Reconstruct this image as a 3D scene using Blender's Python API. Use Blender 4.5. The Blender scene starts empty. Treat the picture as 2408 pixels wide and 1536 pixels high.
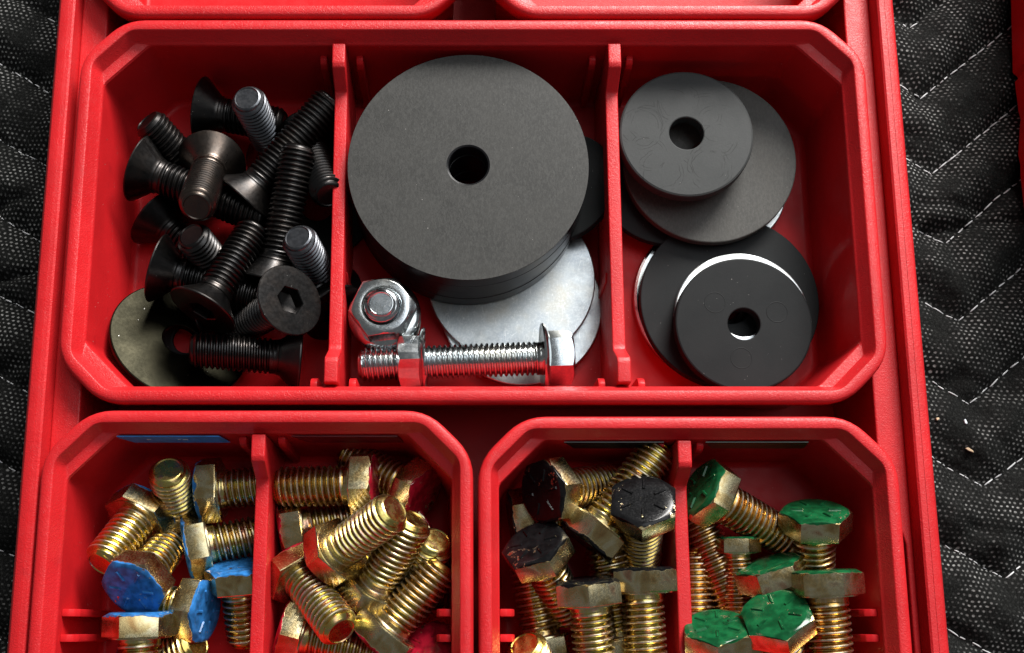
import bpy, bmesh, math, random
import numpy as np
from mathutils import Vector, Matrix

random.seed(7)
rng = np.random.RandomState(11)
MM = 0.001

# ------------------------------------------------------------------ camera, world, lamps, exposure
FPX, PPX, PPY, TILT, CAMZ = 2400.0, 1085.0, 1026.0, math.radians(10.7), 352.0
IW, IH = 2408.0, 1536.0
scene = bpy.context.scene
cam_data = bpy.data.cameras.new('camera')
cam = bpy.data.objects.new('camera', cam_data)
scene.collection.objects.link(cam)
scene.camera = cam
cam.location = (0, 0, CAMZ * MM)
cam.rotation_euler = (TILT, 0, 0)
cam_data.sensor_fit = 'HORIZONTAL'
cam_data.sensor_width = 36.0
cam_data.lens = 36.0 * FPX / IW
cam_data.shift_x = (IW / 2 - PPX) / IW
cam_data.shift_y = (PPY - IH / 2) / IW
cam_data.clip_start = 0.01
cam_data.clip_end = 20.0

world = bpy.data.worlds.new('World')
scene.world = world
world.use_nodes = True
bg = world.node_tree.nodes['Background']
bg.inputs['Color'].default_value = (0.93, 0.97, 1.0, 1)
bg.inputs['Strength'].default_value = 0.11


def area_lamp(name, loc, target, sx, sy, power, color):
    d = bpy.data.lights.new(name, 'AREA')
    d.shape = 'RECTANGLE'
    d.size, d.size_y = sx, sy
    d.energy = power
    d.color = color
    o = bpy.data.objects.new(name, d)
    scene.collection.objects.link(o)
    o.location = loc
    o.rotation_euler = (Vector(target) - Vector(loc)).to_track_quat('-Z', 'Y').to_euler()
    return o


area_lamp('key_lamp', (0.62, 1.50, 1.02), (0, 0.1, 0.03), 0.90, 0.62, 72.0, (1.0, 0.97, 0.93))
area_lamp('ceiling_lamp', (0.50, 0.46, 1.30), (0.05, 0.1, 0.03), 1.15, 0.90, 6.5, (0.93, 0.97, 1.0))

scene.view_settings.view_transform = 'Standard'
scene.view_settings.look = 'None'
scene.view_settings.exposure = 0.27
scene.view_settings.gamma = 1.0
scene.view_settings.use_curve_mapping = False
scene.cycles.use_denoising = True
scene.cycles.max_bounces = 8


# ------------------------------------------------------------------ helpers: rays, objects, meshes
def ray(px, py):
    x = (px - PPX) / FPX
    y = -(py - PPY) / FPX
    return np.array([x, y * math.cos(TILT) + math.sin(TILT), y * math.sin(TILT) - math.cos(TILT)])


def place(px, py, z):
    """point of the scene (mm) that stands at height z under a spot measured on the photograph"""
    d = ray(px, py)
    s = (z - CAMZ) / d[2]
    return np.array([d[0] * s, d[1] * s, z])


col = scene.collection


def tag(o, label, cat, group=None):
    o['label'] = label
    o['category'] = cat
    if group:
        o['group'] = group
    return o


def empty(name, loc=(0, 0, 0)):
    o = bpy.data.objects.new(name, None)
    o.empty_display_size = 0.01
    col.objects.link(o)
    o.location = [c * MM for c in loc]
    return o


def mesh_from(name, verts, faces, mat, smooth_angle=35, flat=False):
    me = bpy.data.meshes.new(name)
    me.from_pydata([(v[0] * MM, v[1] * MM, v[2] * MM) for v in verts], [], faces)
    me.validate()
    bm = bmesh.new()
    bm.from_mesh(me)
    bmesh.ops.remove_doubles(bm, verts=bm.verts, dist=2e-6)
    bmesh.ops.recalc_face_normals(bm, faces=bm.faces)
    if not flat:
        lim = math.radians(smooth_angle)
        for f in bm.faces:
            f.smooth = True
        for e in bm.edges:
            if len(e.link_faces) == 2 and e.calc_face_angle(0) > lim:
                e.smooth = False
    bm.to_mesh(me)
    bm.free()
    me.materials.append(mat)
    return me


def add(name, me, parent=None):
    o = bpy.data.objects.new(name, me)
    col.objects.link(o)
    if parent:
        o.parent = parent
    return o


def lathe(profile, n=64):
    """profile: list of (r, z) -> verts, faces, revolved about z"""
    v, f = [], []
    for r, z in profile:
        for i in range(n):
            a = 2 * math.pi * i / n
            v.append((r * math.cos(a), r * math.sin(a), z))
    for k in range(len(profile) - 1):
        for i in range(n):
            j = (i + 1) % n
            f.append((k * n + i, k * n + j, (k + 1) * n + j, (k + 1) * n + i))
    return v, f


def loft(loops, cap0=False, cap1=False):
    v, f = [], []
    n = len(loops[0])
    for L in loops:
        v += L
    for k in range(len(loops) - 1):
        for i in range(n):
            j = (i + 1) % n
            f.append((k * n + i, k * n + j, (k + 1) * n + j, (k + 1) * n + i))
    if cap0:
        f.append(tuple(range(n))[::-1])
    if cap1:
        f.append(tuple(range((len(loops) - 1) * n, len(loops) * n)))
    return v, f


def octa(cx, cy, hx, hy, leg, r, z, m=6):
    """rectangle with chamfered, rounded corners"""
    pts = [(hx, -hy + leg), (hx, hy - leg), (hx - leg, hy), (-hx + leg, hy),
           (-hx, hy - leg), (-hx, -hy + leg), (-hx + leg, -hy), (hx - leg, -hy)]
    out = []
    for i in range(8):
        p0, p1, p2 = (Vector(pts[i - 1]), Vector(pts[i]), Vector(pts[(i + 1) % 8]))
        d0, d1 = (p0 - p1), (p2 - p1)
        t = min(r * math.tan(math.radians(22.5)), d0.length * 0.49, d1.length * 0.49)
        a, b = p1 + d0.normalized() * t, p1 + d1.normalized() * t
        for k in range(m):
            u = k / (m - 1)
            q = a * (1 - u) ** 2 + p1 * 2 * u * (1 - u) + b * u * u
            out.append((cx + q.x, cy + q.y, z))
    return out


def bevelled(name, verts, faces, mat, offset, seg=2):
    me = bpy.data.meshes.new(name)
    me.from_pydata([(v[0] * MM, v[1] * MM, v[2] * MM) for v in verts], [], faces)
    bm = bmesh.new()
    bm.from_mesh(me)
    bmesh.ops.recalc_face_normals(bm, faces=bm.faces)
    ed = [e for e in bm.edges if e.calc_face_angle(0) > math.radians(12)]
    bmesh.ops.bevel(bm, geom=ed, offset=offset * MM, segments=seg, profile=0.6, affect='EDGES', clamp_overlap=True)
    for f in bm.faces:
        f.smooth = True
    for e in bm.edges:
        if len(e.link_faces) == 2 and e.calc_face_angle(0) > math.radians(40):
            e.smooth = False
    bm.to_mesh(me)
    bm.free()
    me.materials.append(mat)
    return me


def prism(poly, axis, t0, t1):
    """extrude a polygon given in the plane normal to axis"""
    def pt(p, t):
        return {'x': (t, p[0], p[1]), 'y': (p[0], t, p[1]), 'z': (p[0], p[1], t)}[axis]
    n = len(poly)
    v = [pt(p, t0) for p in poly] + [pt(p, t1) for p in poly]
    f = [tuple(range(n)), tuple(range(n, 2 * n))[::-1]]
    for i in range(n):
        j = (i + 1) % n
        f.append((i, j, n + j, n + i))
    return v, f


# ------------------------------------------------------------------ materials
class Mat:
    def __init__(s, name):
        s.m = bpy.data.materials.new(name)
        s.m.use_nodes = True
        s.t = s.m.node_tree
        s.b = s.t.nodes['Principled BSDF']
        s.tc = s.t.nodes.new('ShaderNodeTexCoord')

    def node(s, kind, **kw):
        n = s.t.nodes.new('ShaderNode' + kind)
        for k, v in kw.items():
            setattr(n, k, v)
        return n

    def link(s, a, b):
        s.t.links.new(a, b)

    def put(s, sock, v):
        if hasattr(v, 'is_linked') or hasattr(v, 'links'):
            s.link(v, sock)
        elif v is not None:
            sock.default_value = v

    def math(s, op, a, b=None, c=None, clamp=False):
        n = s.node('Math', operation=op)
        n.use_clamp = clamp
        for i, v in enumerate((a, b, c)):
            if v is not None:
                s.put(n.inputs[i], v)
        return n.outputs[0]

    def coords(s, jitter=True):
        """object coordinates, shifted per object so that copies do not repeat"""
        if not jitter:
            return s.tc.outputs['Object']
        oi = s.node('ObjectInfo')
        n = s.node('VectorMath', operation='MULTIPLY_ADD')
        s.link(oi.outputs['Random'], n.inputs[0])
        n.inputs[1].default_value = (0.37, 0.91, 0.53)
        s.link(s.tc.outputs['Object'], n.inputs[2])
        return n.outputs[0]

    def scaled(s, vec, k):
        n = s.node('VectorMath', operation='MULTIPLY')
        s.link(vec, n.inputs[0])
        n.inputs[1].default_value = k
        return n.outputs[0]

    def noise(s, vec, scale, detail=2.0, rough=0.5, dist=0.0):
        n = s.node('TexNoise')
        s.link(vec, n.inputs['Vector'])
        n.inputs['Scale'].default_value = scale
        n.inputs['Detail'].default_value = detail
        n.inputs['Roughness'].default_value = rough
        n.inputs['Distortion'].default_value = dist
        return n.outputs['Fac']

    def voronoi(s, vec, scale, feature='F1', out='Distance', rnd=1.0):
        n = s.node('TexVoronoi', feature=feature)
        s.link(vec, n.inputs['Vector'])
        n.inputs['Scale'].default_value = scale
        n.inputs['Randomness'].default_value = rnd
        return n.outputs[out]

    def step(s, v, lo, hi, a=0.0, b=1.0):
        n = s.node('MapRange', interpolation_type='SMOOTHSTEP')
        s.put(n.inputs['Value'], v)
        n.inputs['From Min'].default_value = lo
        n.inputs['From Max'].default_value = hi
        n.inputs['To Min'].default_value = a
        n.inputs['To Max'].default_value = b
        return n.outputs['Result']

    def mix(s, fac, a, b):
        n = s.node('Mix', data_type='RGBA')
        s.put(n.inputs['Factor'], fac)
        for sock, v in ((n.inputs['A'], a), (n.inputs['B'], b)):
            s.put(sock, v if not isinstance(v, tuple) else (*v, 1.0)[:4])
        return n.outputs['Result']

    def ramp(s, fac, stops):
        n = s.node('ValToRGB')
        s.put(n.inputs['Fac'], fac)
        e = n.color_ramp.elements
        while len(e) < len(stops):
            e.new(0.5)
        for el, (p, c) in zip(e, stops):
            el.position = p
            el.color = (*c, 1)
        return n.outputs['Color']

    def bump(s, h, dist_mm, strength=1.0, prev=None):
        n = s.node('Bump')
        n.inputs['Strength'].default_value = strength
        n.inputs['Distance'].default_value = dist_mm * MM
        s.link(h, n.inputs['Height'])
        if prev is not None:
            s.link(prev, n.inputs['Normal'])
        return n.outputs['Normal']

    def done(s, color=None, rough=None, metal=None, normal=None, spec=None, **kw):
        for k, v in (('Base Color', color), ('Roughness', rough), ('Metallic', metal), ('Specular IOR Level', spec)):
            if v is not None:
                s.put(s.b.inputs[k], v if not isinstance(v, tuple) else (*v, 1.0)[:4])
        if normal is not None:
            s.link(normal, s.b.inputs['Normal'])
        for k, v in kw.items():
            s.b.inputs[k].default_value = v
        return s.m


def specks(M, vec, cell, size, thresh):
    """small sparse dust specks: 0/1"""
    n = M.node('TexVoronoi', feature='F1')
    M.link(vec, n.inputs['Vector'])
    n.inputs['Scale'].default_value = 1000.0 / cell
    d = M.step(n.outputs['Distance'], size, size * 0.55)
    sep = M.node('SeparateColor')
    M.link(n.outputs['Color'], sep.inputs[0])
    keep = M.math('GREATER_THAN', sep.outputs[0], thresh)
    return M.math('MULTIPLY', d, keep)


RED = (0.50, 0.0125, 0.0160)


def red_plastic(name, grain, rough, dust, spec=0.33):
    M = Mat(name)
    v = M.coords()
    big = M.noise(v, 45, 3)
    c = M.mix(M.step(big, 0.3, 0.7), tuple(k * 0.90 for k in RED), tuple(min(1, k * 1.06) for k in RED))
    if dust > 0:
        sp = specks(M, v, 2.6, 0.075, 1 - dust)
        sp2 = specks(M, v, 1.1, 0.10, 1 - dust * 0.8)
        c = M.mix(M.math('MULTIPLY', M.math('MAXIMUM', sp, sp2), 0.55), c, (0.75, 0.55, 0.50))
    sc = M.noise(M.scaled(v, (1.0, 0.22, 1.0)), 330, 4, 0.7, 0.8)
    c = M.mix(M.step(sc, 0.66, 0.78, 0, 0.22), c, (0.62, 0.10, 0.10))
    gr = M.noise(v, 120, 5, 0.7)
    c = M.mix(M.step(gr, 0.56, 0.76, 0, 0.35), c, (0.25, 0.008, 0.012))
    g = M.noise(v, 1150, 1.5, 0.5, 1.6)
    g = M.step(g, 0.40, 0.62)
    fine = M.noise(v, 3200, 1)
    h = M.math('MULTIPLY_ADD', fine, 0.25, g)
    n = M.bump(h, 0.034 * grain, 1.0)
    scuff = M.noise(v, 220, 4, 0.6)
    r = M.step(scuff, 0.3, 0.75, rough - 0.05, rough + 0.10)
    return M.done(c, r, 0.0, n, spec)


def yellow_zinc(name, base=((0.46, 0.27, 0.060), (0.62, 0.43, 0.125), (0.55, 0.49, 0.15), (0.60, 0.33, 0.21))):
    M = Mat(name)
    v = M.coords()
    oi = M.node('ObjectInfo')
    k = M.math('MULTIPLY_ADD', oi.outputs['Random'], 0.22, M.math('ADD', M.noise(v, 150, 2.5, 0.55, 0.8), -0.11))
    c = M.ramp(k, [(0.30, base[0]), (0.45, base[1]), (0.57, base[2]), (0.70, base[3])])
    tar = M.noise(v, 420, 4, 0.65)
    c = M.mix(M.step(tar, 0.50, 0.74, 0.0, 0.6), c, (0.26, 0.15, 0.08))
    # plating rubbed bright along the thread crests
    sep = M.node('SeparateXYZ')
    M.link(M.tc.outputs['Object'], sep.inputs[0])
    rad = M.math('SQRT', M.math('ADD', M.math('MULTIPLY', sep.outputs['X'], sep.outputs['X']), M.math('MULTIPLY', sep.outputs['Y'], sep.outputs['Y'])))
    crest = M.math('MULTIPLY', M.step(rad, 0.00625, 0.00648), M.step(M.noise(v, 500, 3), 0.30, 0.55, 0.25, 0.85))
    c = M.mix(crest, c, (0.70, 0.62, 0.52))
    f = M.noise(v, 2400, 2)
    r = M.math('MULTIPLY_ADD', crest, 0.10, M.step(tar, 0.35, 0.7, 0.20, 0.35))
    return M.done(c, r, 1.0, M.bump(f, 0.010, 0.6))


def painted_head(name, paint, spill=0.9, amount=0.5, worn=0.0, spec=0.25):
    """hex head: yellow zinc, paint on the outer face (local z near 0) with a ragged, chipped edge"""
    M = Mat(name)
    v = M.coords()
    sep = M.node('SeparateXYZ')
    M.link(M.tc.outputs['Object'], sep.inputs[0])
    z = M.math('MULTIPLY', sep.outputs['Z'], 1000.0)
    edge = M.noise(v, 150, 3.0, 0.6)
    lim = M.math('MULTIPLY_ADD', M.math('SUBTRACT', edge, 0.5), 9.0 * amount, spill)
    mask = M.step(M.math('SUBTRACT', lim, z), -0.08, 0.08)
    chip = M.noise(v, 700, 4, 0.7)
    rub = M.step(M.noise(v, 160, 2), 0.45, 0.75)
    chipm = M.step(M.math('MULTIPLY_ADD', rub, 0.19 + worn, chip), 0.715, 0.755)
    mask = M.math('MULTIPLY', mask, M.math('SUBTRACT', 1.0, chipm))
    k = M.noise(v, 160, 2.5, 0.55, 0.5)
    m = M.ramp(k, [(0.30, (0.36, 0.22, 0.09)), (0.45, (0.52, 0.40, 0.19)), (0.58, (0.64, 0.57, 0.36)), (0.72, (0.44, 0.25, 0.15))])
    grit = M.noise(v, 1700, 4, 0.7)
    m = M.mix(M.step(grit, 0.50, 0.78, 0, 0.40), m, (0.30, 0.18, 0.09))
    hue = M.noise(v, 380, 3)
    p = M.mix(M.step(hue, 0.3, 0.7), tuple(q * 0.55 for q in paint), tuple(min(1, q * 1.25) for q in paint))
    c = M.mix(mask, m, p)
    M.put(M.b.inputs['Metallic'], M.math('SUBTRACT', 1.0, mask))
    r = M.math('MULTIPLY_ADD', mask, -0.09, M.step(grit, 0.35, 0.7, 0.19, 0.31))
    bare = M.math('SUBTRACT', 1.0, mask)
    h = M.math('MULTIPLY_ADD', mask, 1.2, M.math('MULTIPLY_ADD', hue, 0.35, M.math('MULTIPLY', M.math('MULTIPLY', grit, bare), 0.5)))
    return M.done(c, r, None, M.bump(h, 0.04, 0.6), spec)


def black_oxide(name, base, brown, rough, dust=0.10):
    M = Mat(name)
    v = M.coords()
    k = M.noise(v, 140, 3, 0.6)
    c = M.mix(M.step(k, 0.4, 0.7), base, brown)
    sp = specks(M, v, 1.5, 0.09, 1 - dust)
    c = M.mix(M.math('MULTIPLY', sp, 0.8), c, (0.75, 0.73, 0.70))
    f = M.noise(v, 900, 3, 0.6)
    r = M.step(f, 0.3, 0.7, rough - 0.03, rough + 0.05)
    return M.done(c, r, 1.0, M.bump(f, 0.006, 0.5), 0.35)


def rubber(name, base, rough, streak=0.0, arcs=0.0, dust=0.12, grain=1.0, spec=0.2):
    M = Mat(name)
    v = M.coords()
    k = M.noise(v, 70, 4, 0.6)
    c = M.mix(M.step(k, 0.3, 0.7), tuple(q * 0.86 for q in base), tuple(q * 1.12 for q in base))
    if streak:
        st = M.noise(M.scaled(v, (1.0, 0.45, 1.0)), 1500, 4, 0.8, 0.6)
        c = M.mix(M.step(st, 0.38, 0.66, 0, streak), c, tuple(min(1, q * 1.7) for q in base))
    if arcs:
        # overlapping curved scratches round the hole
        ln = None
        for n_f, rc, radii, seed in ((7, 12.6, (5.3, 6.4), 0.0), (5, 14.0, (6.2, 7.4), 3.7)):
            wob = M.node('TexNoise')
            M.link(v, wob.inputs['Vector'])
            wob.inputs['Scale'].default_value = 90 + 20 * seed
            wo = M.node('VectorMath', operation='MULTIPLY_ADD')
            M.link(wob.outputs['Color'], wo.inputs[0])
            wo.inputs[1].default_value = (0.0035, 0.0035, 0)
            M.link(M.tc.outputs['Object'], wo.inputs[2])
            sp3 = M.node('SeparateXYZ')
            M.link(wo.outputs[0], sp3.inputs[0])
            X, Y = (M.math('MULTIPLY', sp3.outputs[q], 1000.0) for q in ('X', 'Y'))
            R2 = M.math('SQRT', M.math('ADD', M.math('MULTIPLY', X, X), M.math('MULTIPLY', Y, Y)))
            A = M.math('MULTIPLY_ADD', M.math('ARCTAN2', Y, X), n_f / (2 * math.pi), seed)
            A = M.math('MULTIPLY', M.math('SUBTRACT', A, M.math('ROUND', A)), 2 * math.pi / n_f)
            fx = M.math('SUBTRACT', M.math('MULTIPLY', R2, M.math('COSINE', A)), rc)
            fy = M.math('MULTIPLY', R2, M.math('SINE', A))
            D = M.math('SQRT', M.math('ADD', M.math('MULTIPLY', fx, fx), M.math('MULTIPLY', fy, fy)))
            for r_ in radii:
                one = M.step(M.math('ABSOLUTE', M.math('SUBTRACT', D, r_)), 0.16, 0.05)
                ln = one if ln is None else M.math('MAXIMUM', ln, one)
        ln = M.math('MULTIPLY', ln, M.step(M.noise(v, 190, 2), 0.46, 0.58))
        c = M.mix(M.math('MULTIPLY', ln, arcs), c, (0.006, 0.006, 0.006))
    sp = M.math('MAXIMUM', specks(M, v, 1.9, 0.085, 1 - dust), specks(M, v, 0.9, 0.11, 1 - dust * 0.5))
    c = M.mix(M.math('MULTIPLY', sp, 0.6), c, (0.50, 0.48, 0.45))
    f = M.noise(v, 1900, 3, 0.65)
    r = M.step(k, 0.3, 0.7, rough - 0.08, rough + 0.08)
    return M.done(c, r, 0.0, M.bump(f, 0.03 * grain, 0.8), spec)


def bright_zinc(name, rough):
    M = Mat(name)
    v = M.coords()
    k = M.noise(v, 60, 4, 0.6)
    c = M.ramp(k, [(0.3, (0.40, 0.44, 0.48)), (0.5, (0.50, 0.53, 0.54)), (0.7, (0.55, 0.53, 0.47))])
    spk = M.noise(v, 1300, 3, 0.75)
    c = M.mix(M.step(spk, 0.42, 0.70, 0, 0.55), c, (0.70, 0.71, 0.70))
    smear = M.noise(v, 230, 4, 0.7)
    c = M.mix(M.step(smear, 0.58, 0.80, 0, 0.22), c, (0.28, 0.30, 0.32))
    nick = M.step(M.math('ABSOLUTE', M.math('SUBTRACT', M.noise(M.scaled(v, (1.0, 0.2, 1.0)), 260, 2, 0.5, 1.5), 0.5)), 0.006, 0.002)
    c = M.mix(M.math('MULTIPLY', nick, 0.5), c, (0.85, 0.85, 0.83))
    r = M.step(smear, 0.3, 0.75, rough - 0.03, rough + 0.08)
    return M.done(c, r, 1.0, M.bump(spk, 0.022, 0.8))


def plain(name, color, rough, metal=0.0):
    M = Mat(name)
    v = M.coords()
    k = M.noise(v, 300, 4, 0.6)
    c = M.mix(M.step(k, 0.3, 0.7), tuple(q * 0.8 for q in color), tuple(min(1, q * 1.15) for q in color))
    return M.done(c, rough, metal, M.bump(k, 0.03, 0.5))


m_red_grain = red_plastic('red_plastic_grained', 1.0, 0.40, 0.02)
m_red_wall = red_plastic('red_plastic_smooth', 0.22, 0.34, 0.09, 0.13)
m_red_tray = red_plastic('red_plastic_tray', 0.9, 0.42, 0.02)
m_zinc_y = yellow_zinc('yellow_zinc_plating')
m_zinc_o = yellow_zinc('amber_zinc_plating', ((0.46, 0.22, 0.045), (0.60, 0.35, 0.09), (0.57, 0.40, 0.12), (0.50, 0.25, 0.11)))
m_head = {
    'blue': painted_head('blue_painted_hex_head', (0.024, 0.14, 0.38), 1.2, 0.42),
    'red': painted_head('red_painted_hex_head', (0.26, 0.006, 0.018), 0.9, 0.50),
    'black': painted_head('black_painted_hex_head', (0.006, 0.006, 0.0065), 1.2, 0.40, 0.0, 0.22),
    'green': painted_head('green_painted_hex_head', (0.005, 0.070, 0.023), 1.0, 0.36),
}
m_oxide = black_oxide('black_oxide_steel', (0.040, 0.039, 0.039), (0.060, 0.053, 0.049), 0.33)
m_oxide_brown = black_oxide('browned_oxide_steel', (0.070, 0.059, 0.052), (0.10, 0.076, 0.062), 0.30)
m_oxide_grey = black_oxide('grey_oxide_steel', (0.115, 0.12, 0.132), (0.16, 0.165, 0.175), 0.34, 0.03)
m_olive = black_oxide('olive_black_washer_steel', (0.0095, 0.0090, 0.0060), (0.0150, 0.0140, 0.0092), 0.37, 0.10)
m_disc = rubber('brushed_grey_black_disc', (0.030, 0.0297, 0.028), 0.52, 0.85, 0, 0.03, 1.2, 0.2)
m_disc_edge = plain('gloss_black_disc_edge', (0.008, 0.008, 0.009), 0.30)
m_disc_edge.node_tree.nodes['Principled BSDF'].inputs['Specular IOR Level'].default_value = 0.12
m_rub_grey = rubber('grey_worn_rubber', (0.031, 0.033, 0.033), 0.55, 0.2, 0.75, 0.05)
m_rub_mid = rubber('cloudy_grey_rubber', (0.050, 0.049, 0.045), 0.52, 0.6, 0, 0.02)
m_rub_black = rubber('black_rubber', (0.013, 0.014, 0.0145), 0.50, 0.1, 0, 0.06, 1.0, 0.10)
m_zinc = bright_zinc('bright_zinc_plating', 0.33)
m_zinc_gloss = bright_zinc('glossy_zinc_plating', 0.17)
m_label = {
    'blue': plain('blue_label_tape', (0.05, 0.26, 0.75), 0.35),
    'black': plain('black_label_tape', (0.008, 0.008, 0.008), 0.3),
    'red': plain('dark_red_label_tape', (0.16, 0.004, 0.010), 0.3),
    'green': plain('dark_green_label_tape', (0.004, 0.035, 0.012), 0.3),
}
m_white = plain('white_print', (0.6, 0.65, 0.7), 0.5)
m_thread = plain('white_stitching_thread', (0.52, 0.52, 0.53), 0.55)
m_chip = plain('pale_wood', (0.55, 0.40, 0.26), 0.7)

RIM_Z, FLOOR_Z = 46.0, 6.0


# ------------------------------------------------------------------ blanket (surface under the tray)
def blanket_material():
    M = Mat('black_quilted_nonwoven_fabric')
    v = M.tc.outputs['Object']
    wob = M.node('TexNoise')
    M.link(v, wob.inputs['Vector'])
    wob.inputs['Scale'].default_value = 160
    wob.inputs['Detail'].default_value = 2
    off = M.node('VectorMath', operation='MULTIPLY_ADD')
    M.link(wob.outputs['Color'], off.inputs[0])
    off.inputs[1].default_value = (0.0019, 0.0019, 0)
    M.link(v, off.inputs[2])
    rot = M.node('VectorRotate', rotation_type='Z_AXIS')
    M.link(off.outputs[0], rot.inputs['Vector'])
    rot.inputs['Angle'].default_value = math.radians(8)
    sep = M.node('SeparateXYZ')
    M.link(rot.outputs[0], sep.inputs[0])
    sp = 0.00188
    row = M.math('DIVIDE', sep.outputs['Y'], sp * 0.866)
    ri = M.math('FLOOR', row)
    ry = M.math('SUBTRACT', M.math('SUBTRACT', row, ri), 0.5)
    sh = M.math('MULTIPLY', M.math('FLOORED_MODULO', ri, 2.0), 0.5)
    u = M.math('ADD', M.math('DIVIDE', sep.outputs['X'], sp), sh)
    rx = M.math('SUBTRACT', M.math('FRACT', u), 0.5)
    d = M.math('SQRT', M.math('ADD', M.math('MULTIPLY', rx, rx), M.math('MULTIPLY', ry, ry)))
    dot = M.step(d, 0.31, 0.13)
    wear = M.step(M.noise(v, 70, 4, 0.65), 0.38, 0.70, 0.02, 0.9)
    wear2 = M.step(M.noise(v, 800, 2), 0.30, 0.62, 0.35, 1.0)
    dotm = M.math('MULTIPLY', dot, M.math('MULTIPLY', wear, wear2))
    fib = M.noise(M.scaled(v, (1.0, 0.35, 1.0)), 2600, 4, 0.75, 1.0)
    c = M.mix(M.step(fib, 0.45, 0.78), (0.006, 0.0063, 0.006), (0.030, 0.031, 0.030))
    c = M.mix(dotm, c, (0.30, 0.30, 0.29))
    fl = specks(M, v, 4.5, 0.05, 0.93)
    c = M.mix(fl, c, (0.7, 0.68, 0.65))
    h = M.math('MULTIPLY_ADD', dot, -0.6, fib)
    r = M.math('MULTIPLY_ADD', dotm, -0.25, 0.85)
    return M.done(c, r, 0.0, M.bump(h, 0.16, 0.9), 0.03)


# stitch rows, read off as short runs in the photograph and carried on beneath the tray
left_rows = [((-60, -70), (54, 0), (150, 56)), ((-40, 118), (0, 142), (135, 226)), ((-40, 302), (0, 325), (125, 393)),
             ((-40, 482), (0, 507), (110, 574)), ((-40, 676), (0, 695), (95, 740)), ((-40, 864), (0, 887), (80, 932)),
             ((-40, 1066), (0, 1089), (60, 1125)), ((-40, 1285), (0, 1298), (45, 1315)), ((-40, 1490), (0, 1512), (45, 1536))]
right_rows = [((2105, 20), (2150, 52), (2230, -12), (2330, -85)), ((2095, 168), (2175, 218), (2290, 128), (2440, 10)),
              ((2110, 345), (2203, 399), (2320, 305), (2450, 195)), ((2140, 514), (2238, 563), (2330, 480), (2450, 380)),
              ((2150, 682), (2266, 747), (2360, 670), (2470, 575)), ((2165, 870), (2294, 944), (2390, 860), (2480, 780)),
              ((2180, 1060), (2325, 1141), (2408, 1082), (2500, 1010)), ((2195, 1258), (2378, 1358), (2440, 1310), (2520, 1240)),
              ((2215, 1465), (2325, 1527), (2400, 1570), (2500, 1500))]
rows_w = []
for R in left_rows + right_rows:
    rows_w.append([place(px, py, -2.0)[:2] for px, py in R])
segs = [(a, b) for R in rows_w for a, b in zip(R[:-1], R[1:])]


def seg_dist(P, a, b):
    ab = b - a
    t = np.clip(((P - a) @ ab) / (ab @ ab), 0, 1)
    return np.linalg.norm(P - (a + t[:, None] * ab), axis=1)


def blanket_height(P):
    d = np.full(len(P), 1e9)
    for a, b in segs:
        d = np.minimum(d, seg_dist(P, a, b))
    h = -4.8 * np.exp(-(d / 7.0) ** 1.5) - 1.0 * np.exp(-(d / 1.3) ** 2)
    x, y = P[:, 0], P[:, 1]
    h += 0.9 * np.sin(x * 0.31 + 1.7 * np.sin(y * 0.11)) * np.sin(y * 0.23 + 0.7 * np.sin(x * 0.17))
    h += 0.42 * np.sin(x * 0.83 + y * 0.41 + 2 * np.sin(y * 0.05)) * np.sin(y * 0.67 - x * 0.2 + 2 * np.sin(x * 0.06))
    h += 0.22 * np.sin(x * 1.7 + 1.5 * np.sin(y * 0.4)) * np.sin(y * 1.3 + 1.1 * np.sin(x * 0.5))
    for px0, py0, px1, py1, dep, wd in ((-30, 650, 100, 628, 3.0, 1.8), (-30, 470, 60, 455, 1.5, 2.0), (2190, 528, 2420, 508, 2.4, 1.7),
                                        (2170, 470, 2330, 478, 1.2, 2.0), (2140, 300, 2240, 330, 1.0, 2.5), (-30, 860, 60, 850, 1.2, 2.5),
                                        (2260, 880, 2410, 925, 1.2, 2.5), (2300, 1240, 2420, 1260, 1.2, 2.5)):
        a, b = place(px0, py0, 0)[:2], place(px1, py1, 0)[:2]
        h -= dep * np.exp(-(seg_dist(P, a, b) / wd) ** 2)
    return h - 0.9


xs = np.concatenate([np.arange(-240, -112, 1.5), np.arange(-112, 122, 8.0), np.arange(122, 300, 1.5)])
ys = np.arange(-60, 280, 1.5)
GX, GY = np.meshgrid(xs, ys)
P = np.stack([GX.ravel(), GY.ravel()], 1)
H = blanket_height(P)
nx, ny = len(xs), len(ys)
faces = [(j * nx + i, j * nx + i + 1, (j + 1) * nx + i + 1, (j + 1) * nx + i) for j in range(ny - 1) for i in range(nx - 1)]
blanket = add('moving_blanket', mesh_from('moving_blanket', np.column_stack([P, H]).tolist(), faces, blanket_material(), 80))
tag(blanket, 'black quilted moving blanket with white zigzag stitching under the red tray', 'blanket')

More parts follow.
